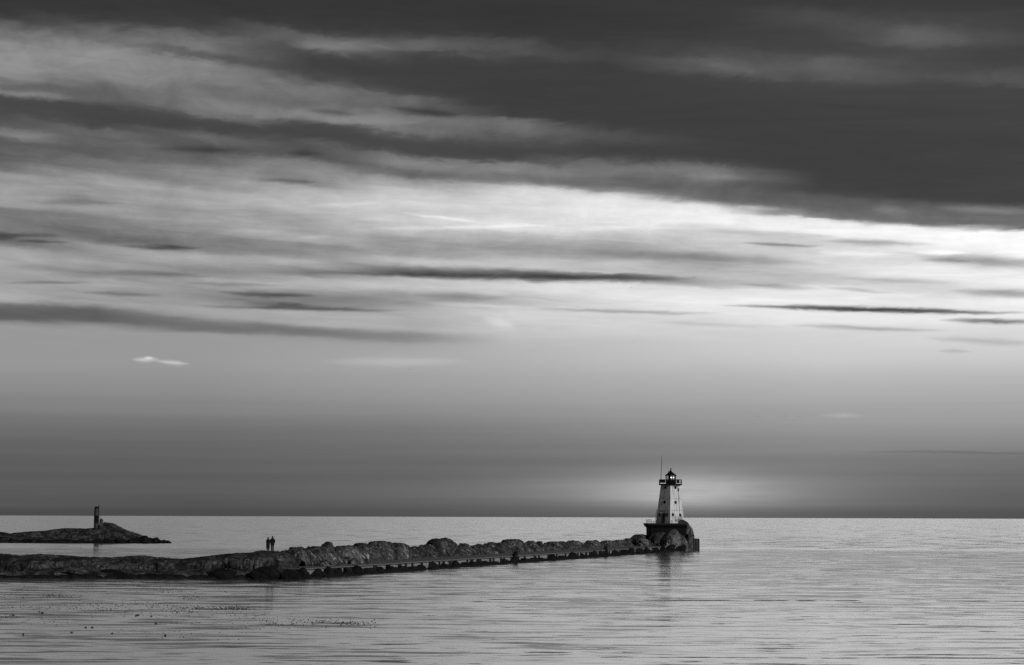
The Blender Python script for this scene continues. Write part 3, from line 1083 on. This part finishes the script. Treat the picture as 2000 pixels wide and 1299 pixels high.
# panel seams: vertical rivet strip and small hatch on the right face
bm = bmesh.new()
strip = []
for z in (.05, Hh - .05):
    for u, o_ in ((.21, .0), (.21, .03), (.235, .03), (.235, .0)):
        strip.append(face_pt('R', u, z, o_)[0])
sv_ = [bm.verts.new(q) for q in strip]
for i in range(4):
    bm.faces.new((sv_[i], sv_[(i + 1) % 4], sv_[4 + (i + 1) % 4], sv_[4 + i]))
obj('seam_strip', bm, M_GREY, tw)
bm = bmesh.new()
zc = lz(957) - z0t
q = [(u, z) for u, z in ((.20, zc - .35), (.34, zc - .35), (.34, zc + .35), (.20, zc + .35))]
A = [bm.verts.new(face_pt('R', u, z, -.02)[0]) for u, z in q]; B = [bm.verts.new(face_pt('R', u, z, .04)[0]) for u, z in q]
bm.faces.new(B)
for i in range(4):
    bm.faces.new((A[i], A[(i + 1) % 4], B[(i + 1) % 4], B[i]))
obj('hatch', bm, M_GREY, tw)

# gallery
zg0, zg1 = z1t, lz(945.2)
gx0 = .15 + .02
gw = 5.25 / 2
bm = bmesh.new()


def gring(r, z):
    return [(gx0 + x, y, z) for x, y, _ in ngon(8, r / math.cos(PI / 8), 0, PI / 8)]


loft(bm, [gring(gw - .45, zg0 + .003), gring(gw - .1, zg0 + .16), gring(gw, zg0 + .16), gring(gw, zg1)])
obj('gallery', bm, M_BLACK, LH)
bm = bmesh.new()
zr = zg1 + 0.98
pts8 = gring(gw - .12, zg1)
for i in range(8):
    a, b = Vector(pts8[i]), Vector(pts8[(i + 1) % 8])
    for f in (0, .5):
        c = a.lerp(b, f)
        bar(bm, c, (c.x, c.y, zr), .045)
    for dz in (.33, .66, .98):
        bar(bm, a + Vector((0, 0, dz)), b + Vector((0, 0, dz)), .035)
obj('railing', bm, M_BLACK, LH)
bm = bmesh.new()
box(bm, (gx0 - gw + .25, -.9, zg1 + .42), (gx0 - 1.25, .9, zg1 + 1.02))
obj('solar_panel', bm, M_BLACK, LH)
bm = bmesh.new()
box(bm, (gx0 + 1.45, -.6, zg1 + .2), (gx0 + 2.0, .2, zg1 + 1.0))
obj('equipment_box', bm, M_BLACK, LH)

# lantern
lan = bpy.data.objects.new('lantern', None)
zl0, zl1, zl2, zl3 = zg1 + .003, lz(937.3), lz(929.3), lz(921.5)
rl = 2.28 / 2
cx = lx(1310.6)
bm = bmesh.new()
loft(bm, [[(cx + x, y, z) for x, y, _ in ngon(10, rl, 0)] for z in (zl0, zl1)])
lw = obj('lantern_wall', bm, M_BLACK, LH)
bm = bmesh.new()
loft(bm, [[(cx + x, y, z) for x, y, _ in ngon(10, rl - .05, 0)] for z in (zl1 + .003, zl2 - .003)])
obj('lantern_glass', bm, M_GLASS, LH)
for i in range(10):
    bm = bmesh.new()
    x, y = cx + rl * math.cos(2 * PI * i / 10), rl * math.sin(2 * PI * i / 10)
    bar(bm, (x, y, zl1), (x, y, zl2), .055)
    obj('glazing_bar', bm, M_BLACK, LH)
bm = bmesh.new()
loft(bm, [[(cx + x, y, z) for x, y, _ in ngon(10, r, 0)] for r, z in ((rl + .16, zl2), (rl + .2, zl2 + .12), (.34, zl3 - .02), (.26, zl3 + .05), (.26, zl3 + .2), (.15, zl3 + .28))])
rf = obj('roof', bm, M_BLACK, LH)
bm = bmesh.new()
bar(bm, (cx + .02, 0, zl3 + .2), (cx + .02, 0, lz(914.2)), (.13, .1), 8)
bar(bm, (cx + .02, 0, lz(914.8)), (cx + .02, 0, lz(914)), .15, 8)
obj('vent_pipe', bm, M_BLACK, rf)
bm = bmesh.new()
bar(bm, (cx - .42, -.3, zl3 - .5), (cx - .42, -.3, zl3 + .1), .17, 8)
obj('chimney_stub', bm, M_BLACK, rf)
# lens and its two lamps
bm = bmesh.new()
bar(bm, (cx - .2, .1, zl1), (cx - .2, .1, zl2), .27, 12)
lens = obj('lens_column', bm, M_BLACK, LH)
for ddx, rr in ((.07, .155), (.60, .115)):
    bm = bmesh.new()
    bmesh.ops.create_icosphere(bm, subdivisions=2, radius=rr, matrix=Matrix.Translation((cx + ddx, -.35, lz(932.8))))
    obj('lamp', bm, M_LAMP, LH, True)
# antenna
bm = bmesh.new()
pa, pb = pt(1290.6, 943.5, LY), pt(1292.4, 889.5, LY)
bar(bm, pa - Vector((lp.x, LY, 0)), pb - Vector((lp.x, LY, 0)), (.075, .035), 6)
obj('antenna', bm, M_BLACK, LH)
# deck rail at the left corner
for i, (q0, q1, hgt) in enumerate(((1262.6, 1262.4, 8.5), (1265, 1264.2, 7.2), (1267.5, 1266.6, 8.0), (1270.5, 1268.5, 8.5), (1272.3, 1272.0, 7), (1276, 1275.6, 4.5), (1279.5, 1279.3, 5.5))):
    bm = bmesh.new()
    Yq = 399.3 - .2
    bar(bm, (lx(q0, Yq), Yq - LY, DECK - .02), (lx(q1, Yq), Yq - LY, DECK + hgt * Yq / F), .045)
    obj('rail_post', bm, M_DARKST, LH)
bm = bmesh.new()
bar(bm, (lx(1262.6, 399.1), -4.9, DECK + .45), (lx(1281, 399.1), -4.9, DECK + .42), .03)
bar(bm, (lx(1266, 399.1), -4.9, DECK + .85), (lx(1274, 399.1), -4.9, DECK + .8), .025)
obj('deck_rail', bm, M_DARKST, LH)

# ice round the lighthouse base
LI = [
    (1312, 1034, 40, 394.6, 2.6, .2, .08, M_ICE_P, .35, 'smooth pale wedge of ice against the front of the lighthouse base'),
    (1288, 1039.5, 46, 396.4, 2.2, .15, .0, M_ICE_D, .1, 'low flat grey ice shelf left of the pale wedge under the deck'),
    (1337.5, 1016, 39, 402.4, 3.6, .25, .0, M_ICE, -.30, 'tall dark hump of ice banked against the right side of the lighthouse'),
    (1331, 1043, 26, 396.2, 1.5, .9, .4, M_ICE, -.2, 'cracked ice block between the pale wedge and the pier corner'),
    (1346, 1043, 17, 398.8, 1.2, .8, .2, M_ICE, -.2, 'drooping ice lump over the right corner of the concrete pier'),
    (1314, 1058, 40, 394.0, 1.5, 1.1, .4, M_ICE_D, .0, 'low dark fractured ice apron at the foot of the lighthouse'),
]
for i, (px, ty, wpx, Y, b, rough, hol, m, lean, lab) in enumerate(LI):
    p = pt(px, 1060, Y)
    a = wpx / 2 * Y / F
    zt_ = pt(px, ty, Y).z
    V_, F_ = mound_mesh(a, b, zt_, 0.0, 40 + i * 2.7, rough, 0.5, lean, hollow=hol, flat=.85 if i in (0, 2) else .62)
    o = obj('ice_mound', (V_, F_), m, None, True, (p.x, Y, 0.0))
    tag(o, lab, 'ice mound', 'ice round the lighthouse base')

# ------------------------------------------------------------------ beacon on the reef
BY = YIC - 3.0
bp = pt(188, 1032, BY)
BC = empty('beacon', (bp.x, BY, 0), 'small round beacon tower with grey and black bands on the icy reef', 'beacon')
rb_ = 9.6 / 2 * BY / F


def bz(py):
    return pt(188, py, BY).z


for nm, ya, yb, m in (('lower_band', 1045, 1022, M_GREY), ('black_band', 1022, 1007, M_BLACK), ('upper_band', 1007, 992.5, M_GREY), ('cap', 992.5, 989.3, M_BLACK)):
    bm = bmesh.new()
    r = rb_ if nm != 'cap' else rb_ * .82
    loft(bm, [ngon(24, r, bz(ya)), ngon(24, r, bz(yb) - .003)])
    obj(nm, bm, m, BC)
bm = bmesh.new()
xq = pt(193.4, 1000, BY).x - bp.x
bar(bm, (xq - .12, -.1, bz(1020)), (xq, -.1, bz(988.5)), .05)
bmesh.ops.create_icosphere(bm, subdivisions=2, radius=.16, matrix=Matrix.Translation((xq, -.1, bz(988))))
obj('light_pole', bm, M_DARKST, BC)
bm = bmesh.new()
for dz_ in range(9):
    bar(bm, (rb_ - .05, -.25, bz(1030) + .45 * dz_), (rb_ + .28, -.25, bz(1030) + .45 * dz_), .025)
for dx_ in (.02, .28):
    bar(bm, (rb_ + dx_, -.25, bz(1034)), (rb_ + dx_, -.25, bz(1008)), .03)
obj('ladder', bm, M_DARKST, BC)
p = pt(197, 1060, BY - .5)
V_, F_ = mound_mesh(.65, .8, pt(197, 1013, BY).z, 0, 77.7, .8, .2, 0, nu=40, nv=24)
tag(obj('ice_mound', (V_, F_), M_ICE_D, None, True, (p.x, BY - .5, 0)), 'thin dark spire of ice leaning on the beacon', 'ice mound')


# ------------------------------------------------------------------ people
def skin(name, chain, edges, m, parent, sub=2):
    me = bpy.data.meshes.new(name)
    me.from_pydata([c[0] for c in chain], edges, [])
    o = bpy.data.objects.new(name, me)
    link(o, parent)
    me.materials.append(m)
    md = o.modifiers.new('skin', 'SKIN')
    md.use_smooth_shade = True
    sv = me.skin_vertices[0].data
    for i, c in enumerate(chain):
        r = c[1] if isinstance(c[1], tuple) else (c[1], c[1])
        sv[i].radius = r
        sv[i].use_root = (i == 0)
    s2 = o.modifiers.new('sub', 'SUBSURF')
    s2.levels = sub
    s2.render_levels = sub
    return o


def person(px, top, foot, Y, label, wide, elbow, long_coat):
    p = pt(px, foot, Y)
    hgt = pt(px, top, Y).z - p.z
    e = empty('person', (p.x, Y, p.z), label, 'person', 'people standing on the ice')
    k = hgt / 1.76
    def v(x, y, z): return (x * k, y * k, z * k)
    # x right, y away from the camera (they look away), z up
    ch = [(v(0, 0, .93), (.155 * k, .12 * k)), (v(0, 0, 1.15), (.14 * k, .11 * k)), (v(0, -.01, 1.36), (.17 * k, .12 * k)), (v(0, .0, 1.48), (.08 * k, .07 * k)),
          (v(0, .02, 1.55), (.062 * k, .065 * k)), (v(0, .03, 1.64), (.082 * k, .095 * k)), (v(0, .02, 1.715), (.06 * k, .075 * k))]
    ed = [(0, 1), (1, 2), (2, 3), (3, 4), (4, 5), (5, 6)]
    for sgn in (-1, 1):
        b = len(ch)
        el = elbow[0 if sgn < 0 else 1]
        ch += [(v(sgn * .17 * wide, 0, 1.40), .062 * k), (v(sgn * (.20 + el) * wide, -.04, 1.13), .052 * k), (v(sgn * .19, .12, .98), .036 * k),
               (v(sgn * .16, .17, .93), (.04 * k, .02 * k))]
        ed += [(2, b), (b, b + 1), (b + 1, b + 2), (b + 2, b + 3)]
        b = len(ch)
        ch += [(v(sgn * .10, 0, .80), (.11 * k, .11 * k)), (v(sgn * .09, .02, .48), .088 * k), (v(sgn * .085, -.01, .26), .08 * k), (v(sgn * .085, -.02, .07), .07 * k), (v(sgn * .10, .13, .035), (.045 * k, .03 * k))]
        ed += [(0, b), (b, b + 1), (b + 1, b + 2), (b + 2, b + 3), (b + 3, b + 4)]
    skin('body', ch, ed, M_CLOTH2, e)
    # coat: lofted shell, plus sleeves
    bm = bmesh.new()
    hem = .34 if long_coat else .74
    lev = [(hem, .215, .165), (hem + .12, .225, .17), (.98, .235, .175), (1.15, .235, .165), (1.30, .25 * wide, .17), (1.41, .235 * wide, .15), (1.475, .15, .115), (1.54, .09, .09)]
    loft(bm, [[(x * k, y * k, z * k) for x, y, z in ngon(20, 1, z, 0, rx, ry)] for z, rx, ry in lev])
    obj('coat', bm, M_CLOTH, e, True)
    for sgn in (-1, 1):
        el = elbow[0 if sgn < 0 else 1]
        skin('sleeve', [(v(sgn * .16 * wide, 0, 1.40), .085 * k), (v(sgn * (.205 + el) * wide, -.04, 1.14), .07 * k), (v(sgn * .20, .10, 1.0), .055 * k)], [(0, 1), (1, 2)], M_CLOTH, e)
    bm = bmesh.new()
    bmesh.ops.create_icosphere(bm, subdivisions=3, radius=1.0)
    for q in bm.verts:
        c = q.co
        yy = c.y * .105 - .012
        zz = c.z * .12
        xx = c.x * .095
        if c.y > .35 and c.z < .3:
            yy *= .75
        q.co = Vector((xx * k, (yy + .01) * k, (zz + 1.645) * k))
    obj('hair', bm, M_HAIR, e, True)
    # face on the far side: nose and ears
    bm = bmesh.new()
    bar(bm, v(0, .11, 1.66), v(0, .145, 1.62), (.012 * k, .018 * k), 6)
    obj('nose', bm, M_SKIN, e)
    return e


PY = 206.5
person(523.3, 1048.8, 1076.8, PY, 'shorter person in long dark coat, left of the pair on the ice, seen from behind', .95, (.0, .02), True)
person(531.8, 1046.8, 1077.8, PY + .3, 'taller person in short dark coat, right of the pair on the ice, elbow bent', 1.05, (.03, .07), False)

# ------------------------------------------------------------------ gulls


def bird(px, py, size, flap, label):
    Y = 0.75 * F / size
    p = pt(px, py, Y)
    V_, F_ = [], []
    # body: short spindle; wings: tapered, bent
    bm = bmesh.new()
    rg = []
    for y, r in ((-.28, .01), (-.2, .05), (-.05, .085), (.1, .075), (.2, .05), (.27, .04), (.33, .01)):
        rg.append([(x, y, z) for x, z in ((math.cos(2 * PI * i / 8) * r, math.sin(2 * PI * i / 8) * r * .9) for i in range(8))])
    loft(bm, rg)
    for sgn in (-1, 1):
        rows = []
        for f, c, dy in ((0, .22, 0), (.3, .2, .03), (.55, .17, .03), (.8, .1, -.02), (1, .02, -.1)):
            x = sgn * (.04 + f * .6)
            z = flap * math.sin(min(1, f * 1.3) * PI * .6) * .28 - f * f * .12 + .03
            rows.append([(x, dy + c / 2, z), (x, dy, z + .015), (x, dy - c / 2, z), (x, dy, z - .015)])
        loft(bm, rows)
    o = obj('gull', bm, M_BIRD, None, True, p)
    o.rotation_euler = (0, 0, rnd.uniform(-.5, .5))
    tag(o, label, 'bird', 'gulls in the distant sky')


for b in ((1355.8, 542.5, 5.5, 1.0, 'gull with arched wings in front of the right end of the long dark cloud streak'),
          (1233, 561.5, 4.2, .3, 'gull gliding in bright sky just below the long central cloud streak'),
          (1762.5, 611.5, 3.6, .5, 'gull just under the thin dark cloud streak on the right'),
          (1483, 813.5, 3.2, .4, 'leftmost of the three gulls in a row above and right of the lighthouse'),
          (1532.5, 813, 3.0, .7, 'middle one of the three gulls in a row above and right of the lighthouse'),
          (1562.5, 814, 3.0, .4, 'rightmost of the three gulls in a row above and right of the lighthouse'),
          (1730.5, 800.5, 2.4, .4, 'tiny gull right of and above the row of three'),
          (801, 721.5, 4.4, .2, 'lone gull in plain grey sky above the middle of the breakwater'),
          (208.5, 162, 4.4, .2, 'gull high up in the cloudy upper left sky'),
          (1557, 870, 2.2, .3, 'tiny gull low in the sky under the row of three')):
    bird(*b)

# ------------------------------------------------------------------ floating bits
chunk = [rock_mesh(50 + i) for i in range(4)]
for c in chunk:
    c.materials[0] = M_DEB
FL = [(82, 1197.5, 6, 'dark floating lump, larger of the close pair at lower left'), (77, 1195.5, 4, 'dark floating lump, smaller of the close pair at lower left'),
      (167.5, 1226.5, 5, 'dark floating lump, left one of the level pair below the debris band'), (180.5, 1226.5, 5, 'dark floating lump, right one of the level pair below the debris band'),
      (139.5, 1236.5, 5, 'dark floating lump alone below and left of the level pair'), (219.5, 1238, 5, 'dark floating lump alone below and right of the level pair'),
      (45.5, 1239.5, 4, 'lowest dark floating lump near the left edge'), (269, 1202.5, 8, 'flat wide dark floating lump under the middle of the debris band'),
      (295, 1204.5, 4, 'dark floating lump just right of the flat wide one'), (26, 1202, 5, 'dark floating lump near the left edge above the lowest one'),
      (323, 1242, 5, 'dark floating lump lowest under the right half of the debris band'), (305, 1218, 5, 'dark floating lump below the dense clump of the debris band')]
for i, (px, py, w, lab) in enumerate(FL):
    p = water_at(px, py)
    o = bpy.data.objects.new('floating_lump', chunk[i % 4])
    r = w / 2 * p.y / F
    o.location = (p.x, p.y, .015)
    o.scale = (r * 1.2, r * 1.6, .085)
    link(o)
    tag(o, lab, 'floating debris', 'dark lumps floating in the harbour')
V_, F_ = [], []
rr_ = random.Random(3)


def speck(px, py, w):
    p = water_at(px, py)
    r = w / 2 * p.y / F
    n0 = len(V_)
    n = 7
    h = .014 + .03 * rr_.random()
    a0 = rr_.random() * 6
    R = [r * rr_.uniform(.6, 1.2) for _ in range(n)]
    for z, f in ((-.03, 1.0), (h * .6, .85), (h, .4)):
        for i in range(n):
            a = a0 + 2 * PI * i / n
            V_.append((p.x + math.cos(a) * R[i] * f, p.y + math.sin(a) * R[i] * f * 1.6, z))
    for lv in range(2):
        for i in range(n):
            j = (i + 1) % n
            F_.append((n0 + lv * n + i, n0 + lv * n + j, n0 + lv * n + n + j, n0 + lv * n + n + i))
    F_.append(tuple(n0 + 2 * n + i for i in range(n)))


# bands: x0, y0, x1, y1, spread, count
for x0, y0, x1, y1, sp, cnt in ((0, 1165, 160, 1164, 4, 90), (80, 1163, 135, 1165, 2, 50), (0, 1186, 120, 1187, 4, 60), (120, 1180, 300, 1182, 6, 130), (115, 1188, 260, 1192, 4, 70), (300, 1152, 390, 1160, 8, 60),
                                (350, 1166, 400, 1170, 4, 50), (300, 1182, 380, 1196, 9, 90), (375, 1187, 500, 1189, 4, 190), (420, 1190, 480, 1189, 2, 80), (440, 1200, 540, 1206, 7, 60), (560, 1212, 740, 1219, 6, 150), (620, 1213, 700, 1219, 3, 70),
                                (500, 1220, 640, 1224, 6, 50), (300, 1215, 560, 1222, 10, 50), (230, 1230, 500, 1246, 10, 40), (0, 1206, 130, 1214, 8, 60), (260, 1178, 420, 1200, 14, 80), (0, 1150, 500, 1150, 8, 25), (250, 1145, 460, 1152, 6, 30), (150, 1196, 330, 1205, 6, 40), (520, 1215, 560, 1222, 5, 25)):
    for _ in range(cnt):
        f = rr_.random()
        speck(x0 + (x1 - x0) * f + rr_.gauss(0, 5), y0 + (y1 - y0) * f + rr_.gauss(0, sp * .55), rr_.choice((1.3, 1.6, 2.0, 2.0, 2.6, 3.4)))
tag(obj('floating_debris', (V_, F_), M_DEB), 'bands of tiny dark debris floating in the harbour at lower left', 'debris', None, 'stuff')
